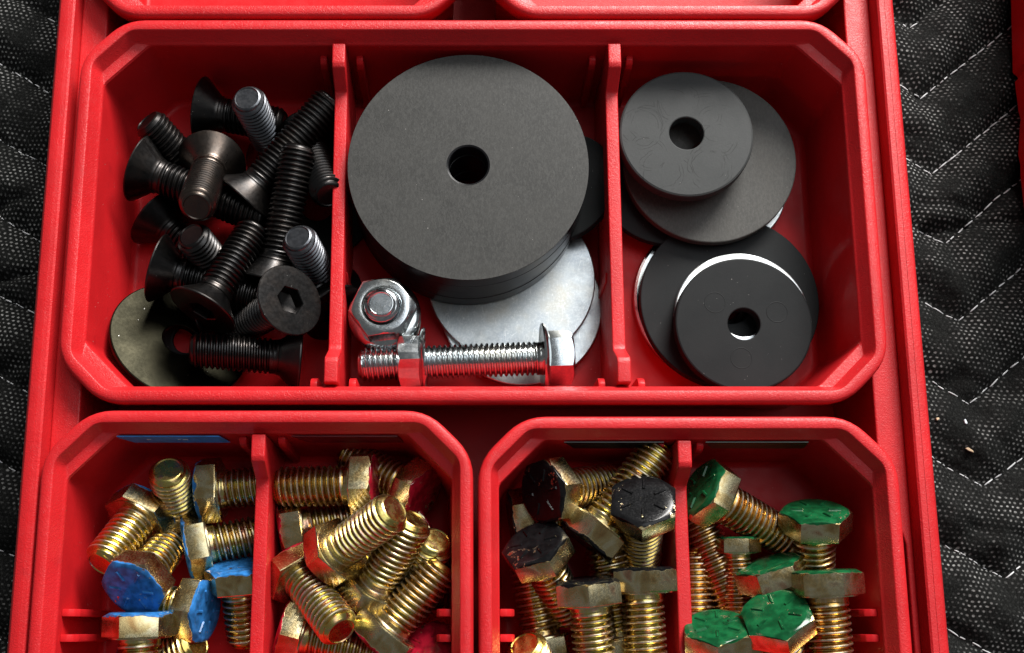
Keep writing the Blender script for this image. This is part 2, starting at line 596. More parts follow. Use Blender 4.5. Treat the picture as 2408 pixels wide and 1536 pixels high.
st_len = 4.3
sv, sf = [], []
for k, (u, r, dz) in enumerate(((-0.5, 0.14, -0.4), (-0.36, 0.24, 0.02), (0.0, 0.28, 0.14), (0.36, 0.24, 0.02), (0.5, 0.14, -0.4))):
    for i in range(6):
        a = math.pi / 3 * i
        sv.append((u * st_len, r * math.cos(a), dz + r * math.sin(a)))
for k in range(4):
    for i in range(6):
        j = (i + 1) % 6
        sf.append((k * 6 + i, k * 6 + j, k * 6 + 6 + j, k * 6 + 6 + i))
st_me = mesh_from('stitch', sv, sf, m_thread, 80)
for R in rows_w:
    for a, b in zip(R[:-1], R[1:]):
        L = np.linalg.norm(b - a)
        n = max(1, int(round(L / (st_len + 0.35))))
        for k in range(n):
            p = a + (b - a) * ((k + 0.5) / n) + rng.randn(2) * 0.12
            q = blanket_height(np.array([p]))[0]
            if -126 < p[0] < 136 or p[1] < -30 or p[1] > 232:
                continue
            o = add('stitch', st_me, blanket)
            o.location = (p[0] * MM, p[1] * MM, (q + 0.15) * MM)
            o.rotation_euler = (0, 0, math.atan2(b[1] - a[1], b[0] - a[0]) + rng.randn() * 0.07)
            o.scale = (rng.uniform(0.92, 1.12), 1, 1)

for k, (px, py, ang, lab) in enumerate(((2204, 985, 20, 'pale speck of wood on the blanket nearest the red tray'),
                                        (2273, 991, 95, 'whitish upright sliver of debris lying on the black blanket'),
                                        (2283, 1057, -30, 'longest tan wood sliver lying on the black blanket below the others'))):
    p = place(px, py, -1.0)
    z = blanket_height(np.array([p[:2]]))[0]
    L = (1.3, 2.0, 3.2)[k]
    v, f = prism([(-L / 2, -0.3), (-L * 0.2, -0.55), (L / 2, -0.15), (L * 0.35, 0.35), (-L * 0.3, 0.45)], 'z', 0, 0.7)
    o = add('wood_chip', bevelled('wood_chip', v, f, m_chip if k != 1 else m_white, 0.1, 1))
    o.location = (p[0] * MM, p[1] * MM, (z + 0.1) * MM)
    o.rotation_euler = (0.1, 0.1, math.radians(ang))
    tag(o, lab, 'debris', 'debris on the blanket')

# ------------------------------------------------------------------ tray
tray = empty('organizer_tray', (5, 133, 0))
tag(tray, 'large red plastic organizer tray holding all the bins', 'tray')
TC = (4.95, 133.0)
THX, THY = 140.15, 207.0


def tray_loop(inset, z):
    return [(x - 5, y - 133, z) for x, y, z in octa(TC[0], TC[1], THX - inset, THY - inset, 10 - 0.586 * inset if inset < 12 else 3, 8, z)]


v, f = loft([tray_loop(1.2, 0.0), tray_loop(0.2, 30), tray_loop(0.0, 41.6), tray_loop(0.25, 42.1), tray_loop(1.5, 43.9),
             tray_loop(1.75, 44.05), tray_loop(3.85, 44.15), tray_loop(3.9, 44.02), tray_loop(4.0, 44.02), tray_loop(4.05, 44.12),
             tray_loop(5.6, 44.0), tray_loop(6.15, 43.5), tray_loop(6.5, 37.0), tray_loop(6.5, 3.0)], cap1=True)
add('lip', mesh_from('lip', v, f, m_red_tray, 30), tray)
lx, rx_ = TC[0] - THX + 6.45, TC[0] + THX - 6.45
poly_l = [(lx, -70), (-123.6, -70), (-123.6, 50), (-120.0, 54), (-120.0, 212), (-120.0, 338), (lx, 338)]
poly_r = [(rx_, -70), (rx_, 338), (130.0, 338), (130.0, 37), (131.2, 33.5), (135.6, 29.0), (136.6, 25.5), (136.6, -70)]
for poly in (poly_l, poly_r):
    v, f = prism([(x - 5, y - 133) for x, y in poly], 'z', 3.0, 38.0)
    add('ledge', bevelled('ledge', v, f, m_red_tray, 0.7, 3), tray)

# second organizer at the right edge of the picture
case = empty('neighbouring_case', (205, 190, 0))
tag(case, 'edge of another red plastic case at the right border of the photo', 'case')
pz = 2.0
e0, e1, e2, e3 = place(2383, 0, pz), place(2394, 172, pz), place(2397, 222, pz), place(2408, 430, pz)
yb = [(e0[0], 300), (e0[0], e0[1]), (e1[0] - 1.0, e1[1] + 1), (e1[0] + 0.6, e1[1] - 0.5), (e1[0] + 0.8, e2[1] + 7), (e1[0] - 0.6, e2[1] + 6),
      (e2[0], e2[1] - 6), (e2[0] + 0.5, e2[1] - 9), (e2[0] - 0.1, e2[1] - 12), (e3[0], e3[1] + 12), (e3[0] + 0.4, e3[1] + 8), (e3[0], e3[1] + 4), (e3[0], e3[1] - 10),
      (e3[0] + 2, e3[1] - 14), (330, e3[1] - 14), (330, 300)]
v, f = prism([(x - 205, y - 190) for x, y in yb], 'z', 0, 40)
add('shell', bevelled('shell', v, f, m_red_wall, 0.5, 2), case)
yb2 = [(x + 2.0 if x < 320 else x, y) for x, y in yb]
v, f = prism([(x - 205, y - 190) for x, y in yb2], 'z', 40.01, 46)
add('lid', bevelled('lid', v, f, m_red_wall, 0.6, 2), case)


# ------------------------------------------------------------------ bins
def make_bin(label, x0, x1, y0, y1, ribs=(), labels=()):
    cx, cy, hx, hy = (x0 + x1) / 2, (y0 + y1) / 2, (x1 - x0) / 2, (y1 - y0) / 2
    b = empty('storage_bin', (cx, cy, 0))
    tag(b, label, 'bin', 'red bins in the tray')

    def lp(inset, z, leg=None, r=None):
        lg = 14.0 - 0.586 * inset if leg is None else leg
        rr = max(2.0, 17.0 - 2.6 * inset) if r is None else r
        return octa(0, 0, hx - inset, hy - inset, lg, rr, RIM_Z + z)
    rim = [lp(3.0, -6.0), lp(0.9, -6.0), lp(0.5, -5.5), lp(0.0, -1.7), lp(0.12, -1.0), lp(0.45, -0.4), lp(1.1, 0.0), lp(2.4, 0.05), lp(3.7, 0.0),
           lp(3.95, -0.12), lp(4.15, -0.45), lp(5.7, -4.0), lp(5.95, -4.35), lp(6.1, -4.6),
           lp(6.3, -5.0, 13.2, 3.0), lp(6.45, -5.25, 13.9, 3.0), lp(6.5, -6.0, 14.3, 3.5)]
    v, f = loft(rim)
    add('rim', mesh_from('rim', v, f, m_red_grain, 38), b)
    wall = [lp(6.5, -6.0, 14.3, 3.5), lp(7.0, -20.0, 14.0, 5.0), lp(7.9, -37.6, 13.4, 6.0), lp(8.2, -38.9, 13.2, 6.0), lp(8.9, -39.7, 12.9, 6.0), lp(10.2, -40.0, 12.4, 6.0)]
    v, f = loft(wall, cap1=True)
    add('wall', mesh_from('wall', v, f, m_red_wall, 60), b)
    outer = [lp(3.0, -6.0), lp(5.5, -6.2, 14.0, 4.0), lp(6.6, -40.0, 13.5, 5.0), lp(7.4, -41.0, 13.0, 5.0)]
    v, f = loft(outer, cap1=True)
    add('outer_shell', mesh_from('outer_shell', v, f, m_red_wall, 50), b)
    for (side, pos, reach, top) in ribs:
        w = 1.15
        ztop = top
        prof = [(0.0, 7.0), (0.0, ztop), (reach * 0.45, ztop), (reach * 0.8, ztop - 0.9), (reach, ztop - 3.0), (reach + 0.6, 7.0)]
        if side in 'LR':
            wx = -hx + 6.6 if side == 'L' else hx - 6.6
            s = 1 if side == 'L' else -1
            v, f = prism([(wx - s * 1.0 + s * (p[0] + 1.0), p[1]) for p in prof], 'y', pos - cy - w, pos - cy + w)
        else:
            wy = -hy + 6.6 if side == 'F' else hy - 6.6
            s = 1 if side == 'F' else -1
            v, f = prism([(wy + s * p[0], p[1]) for p in prof], 'x', pos - cx - w, pos - cx + w)
        add('guide_rib', bevelled('guide_rib', v, f, m_red_wall, 0.45, 2), b)
    for (lx0, lx1, c, marks) in labels:
        yy = hy - 7.1
        vv = [(lx0 - cx, yy - 0.05, 39.6), (lx1 - cx, yy - 0.05, 39.6), (lx1 - cx + 1.5, yy - 0.35, 30.5), (lx0 - cx + 4, yy - 0.35, 30.5)]
        vv += [(x, y + 0.25, z) for x, y, z in vv]
        ff = [(0, 1, 2, 3), (7, 6, 5, 4), (0, 4, 5, 1), (1, 5, 6, 2), (2, 6, 7, 3), (3, 7, 4, 0)]
        lab = add('label_tape', mesh_from('label_tape', vv, ff, m_label[c], flat=True), b)
        lab['label'] = {'blue': 'blue label tape', 'black': 'black label tape', 'red': 'dark red label tape', 'green': 'dark green label tape'}[c]
        for k, (u, wd) in enumerate(marks):
            mx = lx0 - cx + u
            pv, pf = prism([(mx, 35.6 + 0.3 * (k % 2)), (mx + wd, 35.6), (mx + wd, 36.3), (mx, 36.2)], 'y', yy - 0.42, yy - 0.25)
            add('print_mark', mesh_from('print_mark', pv, pf, m_white, flat=True), lab)
    return b


def rib_y(px, py, z):
    return place(px, py, z)[1]


ry1, ry2 = rib_y(200, 1441, 38), rib_y(200, 1501, 38)
make_bin('widest red bin, across the middle, holding black screws, discs and washers', -125.2, 132.6, 68.2, 198.4,
         ribs=[('B', -46.9, 3.6, 35), ('B', -34.6, 3.6, 35), ('B', 44.6, 3.6, 35), ('B', 57.2, 3.6, 35),
               ('F', -46.9, 4.2, 37), ('F', -34.6, 4.2, 37), ('F', 44.6, 4.2, 37), ('F', 57.2, 4.2, 37)])
sx = [('L', ry1, 4.6, 38), ('L', ry2, 4.6, 38), ('R', ry1, 4.6, 38), ('R', ry2, 4.6, 38)]
make_bin('red bin at lower left holding bolts with blue and red painted heads', -127.8, 3.6, -65.2, 66.1,
         ribs=sx + [('B', -68.6, 3.0, 37.5), ('B', -56.4, 3.0, 37.5)],
         labels=[(-108.5, -75.5, 'blue', ((9.5, 1.2), (19.2, 1.0), (20.8, 1.6))), (-53.0, -20.0, 'red', ())])
make_bin('red bin at lower right holding bolts with black and green painted heads', 5.05, 132.8, -66.8, 64.2,
         ribs=sx + [('B', 62.4, 3.0, 37.5), ('B', 74.8, 3.0, 37.5)],
         labels=[(32.0, 63.0, 'black', ()), (76.0, 108.0, 'green', ())])
make_bin('red bin cut off by the top of the photo, left one of two', -126.5, 3.4, 199.3, 329.6)
make_bin('red bin cut off by the top of the photo, right one of two', 6.0, 133.0, 199.3, 329.6)


# ------------------------------------------------------------------ dividers
def make_divider(label, x, ya, yb, lean=0.0):
    """ya front end, yb back end"""
    zt, zm = 43.2, 34.2
    prof = [(ya, 7.0), (yb, 7.0), (yb + 0.6, zt - 1), (yb + 0.3, zt), (yb - 6.5, zt), (yb - 8.0, zt - 0.6), (yb - 12.5, zm + 0.5), (yb - 14, zm),
            (ya + 14, zm), (ya + 12.5, zm + 0.5), (ya + 8.0, zt - 0.6), (ya + 6.5, zt), (ya - 0.3, zt), (ya - 0.6, zt - 1)]
    yc = (ya + yb) / 2
    v, f = prism([(p[0] - yc, p[1]) for p in prof], 'x', -2.15, 2.15)
    d = empty('bin_divider', (x, yc, 0))
    tag(d, label, 'divider', 'dividers slotted into the bins')
    add('plate', bevelled('plate', v, f, m_red_grain, 0.75, 3), d)
    for s in (-1, 1):
        pv, pf = prism([(ya - yc + 38, 7.5), (ya - yc + 38, 26), (ya - yc + 41, 28), (ya - yc + 41, 7.5)], 'x', s * 2.1, s * 2.75)
        add('side_rib', bevelled('side_rib', pv, pf, m_red_grain, 0.2, 1), d)
    return d


make_divider('red divider between the black screws and the big disc stack', -40.7, 75.8, 190.8)
make_divider('red divider between the big disc stack and the rubber washers', 50.8, 75.8, 190.8)
make_divider('red divider between the blue headed bolts and the red headed bolts', -62.5, -57.0, 58.6)
make_divider('red divider between the black headed bolts and the green headed bolts', 68.6, -58.5, 56.7)


# ------------------------------------------------------------------ hardware meshes
def thread_mesh(name, mat, z0, z1, rmaj, rmin, pitch, neck=0.0, neck_r=None, n=28, tip=1.6):
    """shank running from z0 to z1 along +z: smooth neck, helical thread, chamfered tip with flat end"""
    prof = [rmin, rmin, rmin + (rmaj - rmin) * 0.72, rmaj, rmaj, rmin + (rmaj - rmin) * 0.72]
    per = len(prof)
    v, f = [], []
    rings = []

    def ring(fn):
        base = len(v)
        for i in range(n + 1):            # last column closes the helix one pitch further on
            a = 2 * math.pi * i / n
            r, z = fn(i)
            v.append((r * math.cos(a), r * math.sin(a), z))
        rings.append(base)
    nr = neck_r or rmaj * 0.97
    ring(lambda i: (nr + 0.5, z0))
    ring(lambda i: (nr + 0.1, z0 + 0.45))
    ring(lambda i: (nr, z0 + 0.8))
    if neck > 0:
        ring(lambda i: (nr, z0 + 0.8 + neck))
    zs, ze = z0 + 0.8 + neck + 0.2, z1 - 0.45
    K = int((ze - zs) / pitch * per) + per

    def th(k):
        def fn(i):
            z = zs + (k / per + i / n - 1) * pitch
            r = prof[k % per]
            zc = min(max(z, zs), ze)
            t = min(max((ze - zc) / tip, 0), 1)
            r = rmin * 0.93 + (r - rmin * 0.93) * (t ** 0.7)
            if t < 1:
                r = min(r, rmin * 0.90 + (rmaj - rmin * 0.90) * t)
            s = min(max((zc - zs) / pitch, 0), 1)
            r = nr + (r - nr) * s
            return (r, zc)
        return fn
    for k in range(K + 1):
        ring(th(k))
    ring(lambda i: (rmin * 0.92, ze + 0.05))
    ring(lambda i: (rmin * 0.84, z1 - 0.04))
    ring(lambda i: (rmin * 0.80, z1))
    ring(lambda i: (rmin * 0.75, z1 - 0.30))
    for q in range(len(rings) - 1):
        a, b = rings[q], rings[q + 1]
        for i in range(n):
            j = i + 1
            f.append((a + i, a + j, b + j, b + i))
    f.append(tuple(rings[-1] + i for i in range(n)))
    return mesh_from(name, v, f, mat, 31)


def hex_head_mesh(name, mat, flats, h, n=72, washer=True):
    """outer face at z=0, underside at z=h; flat normals at 0, 60, ... degrees"""
    ap = flats / 2
    r0 = ap * 0.955

    def rh(a):
        a = (a + math.pi / 6) % (math.pi / 3) - math.pi / 6
        return ap / math.cos(a)
    v, f, rings = [], [], []

    def ring(fn):
        b = len(v)
        for i in range(n):
            a = 2 * math.pi * i / n
            r, z = fn(a)
            v.append((r * math.cos(a), r * math.sin(a), z))
        rings.append(b)
    ring(lambda a: (r0 * 0.55, 0.10))
    ring(lambda a: (r0 * 0.92, 0.02))
    ring(lambda a: (r0 * 0.98, 0.10))
    ring(lambda a: (rh(a) * 0.992, 0.12 + (rh(a) - r0) * 0.60))
    ring(lambda a: (rh(a), 0.30 + (rh(a) - r0) * 0.62))
    ring(lambda a: (rh(a), h - 0.75))
    ring(lambda a: (rh(a) * 0.985, h - 0.45))
    if washer:
        ring(lambda a: (ap * 0.97, h - 0.42))
        ring(lambda a: (ap * 0.965, h))
    else:
        ring(lambda a: (ap * 0.9, h))
    ring(lambda a: (ap * 0.35, h))
    for q in range(len(rings) - 1):
        a, b = rings[q], rings[q + 1]
        for i in range(n):
            j = (i + 1) % n
            f.append((a + i, a + j, b + j, b + i))
    f.append(tuple(rings[0] + i for i in range(n)))
    f.append(tuple(rings[-1] + i for i in range(n)))
    return mesh_from(name, v, f, mat, 24)


def mark_mesh(name, mat, r0, r1):
    w = 0.55
    v = [(r0, -w, 0.15), (r1, -w, 0.15), (r1, w, 0.15), (r0, w, 0.15), (r0 + 0.25, -w * 0.45, -0.38), (r1 - 0.25, -w * 0.45, -0.38), (r1 - 0.25, w * 0.45, -0.38), (r0 + 0.25, w * 0.45, -0.38)]
    f = [(4, 5, 6, 7), (0, 1, 5, 4), (1, 2, 6, 5), (2, 3, 7, 6), (3, 0, 4, 7)]
    return mesh_from(name, v, f, mat, 20)


def screw_head_mesh(name, mat, R, hc, rs, sock, n=36):
    """countersunk head: face with hex socket at z=0, cone down to the shank at z=hc"""
    v, f, rings = [], [], []

    def rh(a):
        a = (a + math.pi / 6) % (math.pi / 3) - math.pi / 6
        return sock / math.cos(a)

    def ring(fn):
        b = len(v)
        for i in range(n):
            a = 2 * math.pi * i / n
            r, z = fn(a)
            v.append((r * math.cos(a), r * math.sin(a), z))
        rings.append(b)
    ring(lambda a: (sock * 0.25, 5.3))
    ring(lambda a: (rh(a) * 0.97, 4.6))
    ring(lambda a: (rh(a) * 0.99, 0.3))
    ring(lambda a: (rh(a) * 1.04, 0.0))
    ring(lambda a: (R * 0.90, 0.0))
    ring(lambda a: (R * 0.975, 0.08))
    ring(lambda a: (R, 0.35))
    ring(lambda a: (R, 0.75))
    ring(lambda a: (R * 0.97, 1.15))
    ring(lambda a: (rs + 0.75, hc - 0.9))
    ring(lambda a: (rs + 0.25, hc))
    ring(lambda a: (rs, hc + 0.9))
    for q in range(len(rings) - 1):
        a, b = rings[q], rings[q + 1]
        for i in range(n):
            j = (i + 1) % n
            f.append((a + i, a + j, b + j, b + i))
    f.append(tuple(rings[0] + i for i in range(n)))
    f.append(tuple(rings[-1] + i for i in range(n)))
    return mesh_from(name, v, f, mat, 32)


cache = {}


def cached(key, fn):
    if key not in cache:
        cache[key] = fn()
    return cache[key]


HB = 8.0   # hex head height
RB = 6.55  # bolt major radius


def build_bolt(spec, A, axis):
    sc = spec.get('k', 1.0)
    L = spec['L'] / sc
    c = spec['c']
    o = empty('hex_bolt', A)
    tag(o, spec['label'], 'bolt', spec['group'])
    zm = m_zinc_o if c == 'green' else m_zinc_y
    hd = cached(('hh', c), lambda: hex_head_mesh('head', m_head[c], 19.4, HB))
    sh = cached(('sh', zm.name, L), lambda: thread_mesh('shank', zm, HB - 0.3, L, RB, RB - 1.12, 1.98, 0.9 if L > 30 else 0.4))
    h = add('head', hd, o)
    add('shank', sh, o)
    if spec.get('marks'):
        mk = cached(('mk', c), lambda: mark_mesh('grade_mark', m_head[c], 3.7, 7.6))
        for i in range(6):
            g = add('grade_mark', mk, h)
            g.rotation_euler = (0, 0, math.radians(60 * i + 30 + spec.get('mo', 0)))
    orient(o, A, axis, spec.get('spin', 0), sc)
    return o


def orient(o, A, axis, spin, sc=1.0):
    """local +z along the axis (head to tip); at spin 0 local +x looks at the camera as far as it can"""
    zc = Vector(axis).normalized()
    to = (Vector((0, 0, CAMZ)) - Vector(A)).normalized()
    xc = (to - zc * to.dot(zc))
    if xc.length < 1e-3:
        xc = Vector((1, 0, 0))
    xc.normalize()
    yc = zc.cross(xc)
    m = Matrix((xc, yc, zc)).transposed().to_4x4()
    m = m @ Matrix.Rotation(math.radians(spin), 4, 'Z')
    o.matrix_world = Matrix.Translation(Vector(A) * MM) @ m @ Matrix.Scale(sc, 4)


def build_screw(spec, A, axis):
    m = {'k': m_oxide, 'b': m_oxide_brown, 'g': m_oxide_grey}[spec['c']]
    L = spec['L']
    o = empty('countersunk_screw', A)
    tag(o, spec['label'], 'screw', spec['group'])
    hd = cached(('cs', spec['c']), lambda: screw_head_mesh('head', m, 11.7, 7.2, 5.75, 4.1))
    sh = cached(('ct', spec['c'], L), lambda: thread_mesh('shank', m, 7.4, L, 5.95, 5.1, 1.72, 0.5, 5.7))
    add('head', hd, o)
    add('shank', sh, o)
    orient(o, A, axis, spec.get('spin', 0))
    return o


# measured spots are noted on enlargements of the photograph: (x origin, y origin, step) of each
ZN = {'A': (0, 921.4, .4002), 'B': (584.8, 921.4, .4004), 'C': (1098.6, 921.4, .4003), 'D': (1577, 921.4, .4004),
      '2': (248.1, 159.5, .2423), '3': (248.1, 531.6, .2654), '5': (761.9, 496.2, .30907), '6': (1399.9, 53.2, .31154), '7': (1399.9, 496.2, .32304)}


def zp(zn, x, y):
    a = ZN[zn]
    return a[0] + x * a[2], a[1] + y * a[2]


G_BLUE, G_RED, G_BLACK, G_GREEN, G_CS = ('blue headed bolts', 'red headed bolts', 'black headed bolts', 'green headed bolts', 'black countersunk screws')
S = []


def bolt(zn, c, hx, hy, tx, ty, L, z, up, label, **kw):
    S.append(dict(kind='bolt', comp=zn, c=c, h=zp(zn, hx, hy), t=zp(zn, tx, ty), L=L, z=z, up=up, label=label,
                  group={'blue': G_BLUE, 'red': G_RED, 'black': G_BLACK, 'green': G_GREEN}[c], **kw))


def screw(c, hz, hx, hy, tz, tx, ty, L, z, up, label, **kw):
    S.append(dict(kind='screw', comp='E', c=c, h=zp(hz, hx, hy), t=zp(tz, tx, ty), L=L, z=z, up=up, label=label, group=G_CS, **kw))


bolt('A', 'blue', 1050, 690, 985, 455, 27, 10, 60, 'short gold bolt standing tip up near the blue label tape', spin=20)
bolt('A', 'blue', 850, 690, 595, 1020, 27, 15, 35, 'gold bolt with its tip pointing at the left bin wall, blue head behind', spin=15)
bolt('A', 'blue', 772, 1168, 985, 910, 27, 29, -48, 'bolt showing its whole blue head face, left one of the two blue faces', spin=20, marks=1)
bolt('A', 'blue', 1222, 1290, 800, 1235, 27, 22, -12, 'bolt whose blue head face points right, beside the fully shown blue face', spin=25, marks=1)
bolt('A', 'blue', 1168, 585, 1650, 545, 27, 16, 0, 'gold bolt at the back running under the divider, below the standing bolt tip', spin=-18)
bolt('A', 'blue', 1085, 930, 1570, 830, 27, 20, -12, 'gold bolt with blue edged head lying toward the divider, second from the back', spin=-12)
bolt('A', 'blue', 1400, 1015, 1455, 1480, 27, 22, -20, 'bolt with blue head half hidden by the divider, threads pointing down', spin=12)
bolt('A', 'blue', 825, 1292, 815, 1740, 27, 27, -3, 'bolt with a bright whitish flat on its head, in front of the blue faces', spin=2)
bolt('A', 'blue', 800, 1640, 1165, 1475, 27, 14, 25, 'bolt tip pointing right at the bottom edge, beside the whitish headed bolt', spin=0)

bolt('B', 'red', 752, 545, 165, 560, 33.4, 21, -5, 'gold bolt lying level along the back with its tip touching the divider side', spin=24)
bolt('B', 'red', 1040, 615, 690, 435, 33.4, 20, -20, 'shaded bolt with dark red face in the back right corner of its bin', spin=-25)
bolt('B', 'red', 183, 812, 740, 720, 33.4, 15, -5, 'level bolt with brown head against the divider, under the back bolt', spin=3)
bolt('B', 'red', 455, 985, 860, 690, 33.4, 24, 38, 'big gold bolt on top of the pile with its tip raised to the upper right', spin=20)
bolt('B', 'red', 240, 1005, 545, 1410, 33.4, 18, 35, 'gold bolt whose flat tip end points down toward the viewer', spin=-10)
bolt('B', 'red', 700, 1225, 975, 745, 33.4, 17, 28, 'gold bolt leaning up beside the topmost bolt, head below its tip', spin=18)
bolt('B', 'red', 930, 1250, 1100, 868, 33.4, 10, 50, 'bolt with round dark tip end near the right bin wall', spin=0)
bolt('B', 'red', 745, 1490, 1115, 1050, 33.4, 22, 8, 'gold bolt lying diagonally along the right wall, head at the bottom edge', spin=20)
bolt('B', 'red', 185, 1385, 770, 1545, 33.4, 20, -5, 'bolt with a red smudge on its pale head flat beside the divider', spin=-20)
bolt('B', 'red', 1065, 1500, 1190, 1760, 33.4, 25, -50, 'bolt with glossy dark red face at the lower right corner of its bin', spin=0, marks=1)
bolt('B', 'red', 1060, 770, 760, 960, 33.4, 16, 0, 'buried bolt with one pale head corner showing beside a round dark tip', spin=15)
bolt('B', 'red', 640, 1300, 880, 1010, 33.4, 16, 0, 'buried bolt with dark head corner between two crossing gold shanks', spin=15)

bolt('C', 'black', 432, 590, 905, 530, 33.4, 28, -36, 'bolt with large black face in the shaded back left corner of its bin', spin=24, marks=1)
bolt('C', 'black', 692, 898, 1080, 400, 40, 24, 3, 'long gold bolt reaching to the back wall, head in the middle of the pile', spin=24)
bolt('C', 'black', 1035, 628, 1022, 1050, 33.4, 36, -58, 'bolt standing with its black starred face up beside the divider', spin=30, marks=1)
bolt('C', 'black', 388, 882, 612, 1330, 33.4, 30, -38, 'bolt with scuffed black face by the left bin wall, threads pointing down right', spin=22, marks=1)
bolt('C', 'black', 1020, 1030, 1052, 1600, 40, 27, -3, 'bolt with pale head flat beside the divider, directly below the starred black face', spin=18)
bolt('C', 'black', 706, 1098, 757, 1650, 40, 29, -8, 'bolt with black chipped corner facing the viewer, front and centre of its pile', spin=30)
bolt('C', 'black', 462, 1575, 368, 1040, 40, 16, 5, 'gold bolt lying low along the left wall, head at the bottom edge', spin=8)
bolt('C', 'black', 930, 1575, 850, 1130, 40, 16, 5, 'gold bolt lying low between the two upright chipped bolts', spin=8)
bolt('C', 'black', 480, 1750, 335, 1485, 33.4, 16, 40, 'bolt tip poking up at the bottom edge near the left wall', spin=0)
bolt('C', 'black', 250, 775, 775, 692, 40, 15, 0, 'gold bolt lying low beneath the shaded black face', spin=0)
bolt('C', 'black', 760, 1330, 890, 940, 33.4, 14, 10, 'buried gold bolt seen only as threads left of the pale head flat', spin=0)

bolt('D', 'green', 165, 560, 702, 880, 40, 27, -20, 'long gold bolt at the back with green face against the divider', spin=-22, marks=1)
bolt('D', 'green', 505, 1570, 130, 690, 54, 16, 3, 'longest gold shank beside the divider, its tip under the back green head', spin=5)
bolt('D', 'green', 385, 850, 400, 1330, 27, 17, -5, 'smallest bolt with a thin shank and pale flat under a green top', spin=0, k=0.68)
bolt('D', 'green', 852, 690, 836, 1150, 33.4, 28, -28, 'bolt with green top closest to the right wall and the back', spin=-9, marks=1)
bolt('D', 'green', 565, 1000, 690, 1380, 33.4, 27, -12, 'tilted bolt with green smear on its front flat, in the middle of the pile', spin=-8)
bolt('D', 'green', 902, 1045, 950, 1640, 40, 33, -4, 'bolt with bright yellow flat and long copper coloured shank by the right wall', spin=3)
bolt('D', 'green', 272, 1365, 292, 1760, 40, 32, -30, 'bolt with green top at the bottom edge next to the divider', spin=30, marks=1)
bolt('D', 'green', 618, 1292, 702, 1700, 40, 36, -42, 'topmost bolt with bright green marked face at the bottom centre of its pile', spin=22, marks=1)
bolt('D', 'green', 150, 1650, 140, 1050, 40, 16, 0, 'gold threads squeezed against the divider left of the longest shank', spin=0)
bolt('D', 'green', 880, 1720, 765, 1380, 33.4, 16, 0, 'gold threads showing between the topmost green bolt and the copper shank', spin=0)

screw('g', '2', 1700, 930, '2', 1370, 290, 34, 7.5, 80, 'grey screw standing tip up at the back, the one nearest the back wall')
screw('b', '2', 1140, 620, '2', 880, 1355, 36, 18, 42, 'brown tinted screw with its bare cone up and its tip toward the viewer')
screw('k', '2', 325, 972, '2', 1560, 1480, 46, 22, -5, 'black screw with cone shaped head against the left wall')
screw('k', '2', 1340, 1290, '2', 2260, 230, 46, 20, 8, 'long black screw running up to the divider at the back')
screw('k', '2', 735, 870, '2', 400, 510, 30, 11, 45, 'shaded black screw with round tip in the back left corner')
screw('k', '2', 930, 420, '2', 1500, 520, 30, 15, 0, 'shaded black screw cone behind the grey standing screw')
screw('k', '3', 1470, 490, '2', 1860, 890, 46, 16, 15, 'long black screw lying upright in the picture left of the divider')
screw('k', '2', 1950, 650, '2', 2170, 1240, 36, 12, 30, 'black screw half hidden by the divider, threads only')
screw('k', '3', 1640, 655, '3', 1110, 950, 36, 33, -50, 'black screw facing the viewer with its hex socket open, nearest the divider', spin=10)
screw('k', '3', 858, 758, '3', 1270, 110, 36, 28, -13, 'black screw with tilted round face and hex socket above the olive washer', spin=0)
screw('k', '3', 1728, 1180, '3', 835, 1100, 36, 21, 12, 'black screw lying level at the front across the olive washer')
screw('k', '3', 1080, 480, '3', 755, 75, 34, 8.5, 66, 'black screw with grey round tip end in the middle of the heap')
screw('g', '3', 2020, 640, '3', 1700, 95, 34, 8, 72, 'screw standing with its pale round tip up, right next to the divider')
screw('k', '3', 450, 370, '3', 1080, 560, 36, 22, -8, 'black screw with cone head leaning on the left wall above the olive washer')
screw('k', '3', 820, 800, '3', 1270, 650, 36, 13, 0, 'buried black screw with only a few threads showing at the front')
screw('k', '2', 480, 1440, '2', 780, 1700, 30, 13, -3, 'buried black screw, cone edge showing by the left wall in the heap', pin=1)
screw('k', '3', 2040, 780, '3', 1760, 420, 36, 15, -20, 'buried black screw with a thin bright head rim touching the divider')


# solve each axis: the head spot fixes one ray, the tip spot the other, the length the tilt; heights are settled so that pieces do not run into each other
def project(p):
    x, y, z = p[0], p[1], p[2] - CAMZ
    c, n = math.cos(TILT), math.sin(TILT)
    yc, zc = y * c + z * n, -y * n + z * c
    return np.array([PPX - FPX * x / zc, PPY + FPX * yc / zc])


def solve(s):
    """head spot and height give one end; the axis keeps the pitch 'up' (degrees, tip above head) and heads for the tip spot"""
    h, t = np.array(s['h']), np.array(s['t'])
    p = math.radians(s['up'])
    flip = s['up'] >= 20          # raised tips: the tip spot is what the photograph shows
    if flip:
        E0, sg = place(t[0], t[1], s['z'] + s['L'] * math.sin(p)), -1.0
        o, far = t, h
    else:
        E0, sg = place(h[0], h[1], s['z']), 1.0
        o, far = h, t
    want = math.atan2(far[1] - o[1], far[0] - o[0])
    az = -want if not flip else math.pi - want
    for _ in range(40):
        ax = np.array([math.cos(az) * math.cos(p), math.sin(az) * math.cos(p), math.sin(p)])
        q = project(E0 + sg * ax * s['L']) - o
        d = (want - math.atan2(q[1], q[0]) + math.pi) % (2 * math.pi) - math.pi
        az -= 0.6 * d
        if abs(d) < 1e-3:
            break
    return (E0 - ax * s['L'] if flip else E0), ax


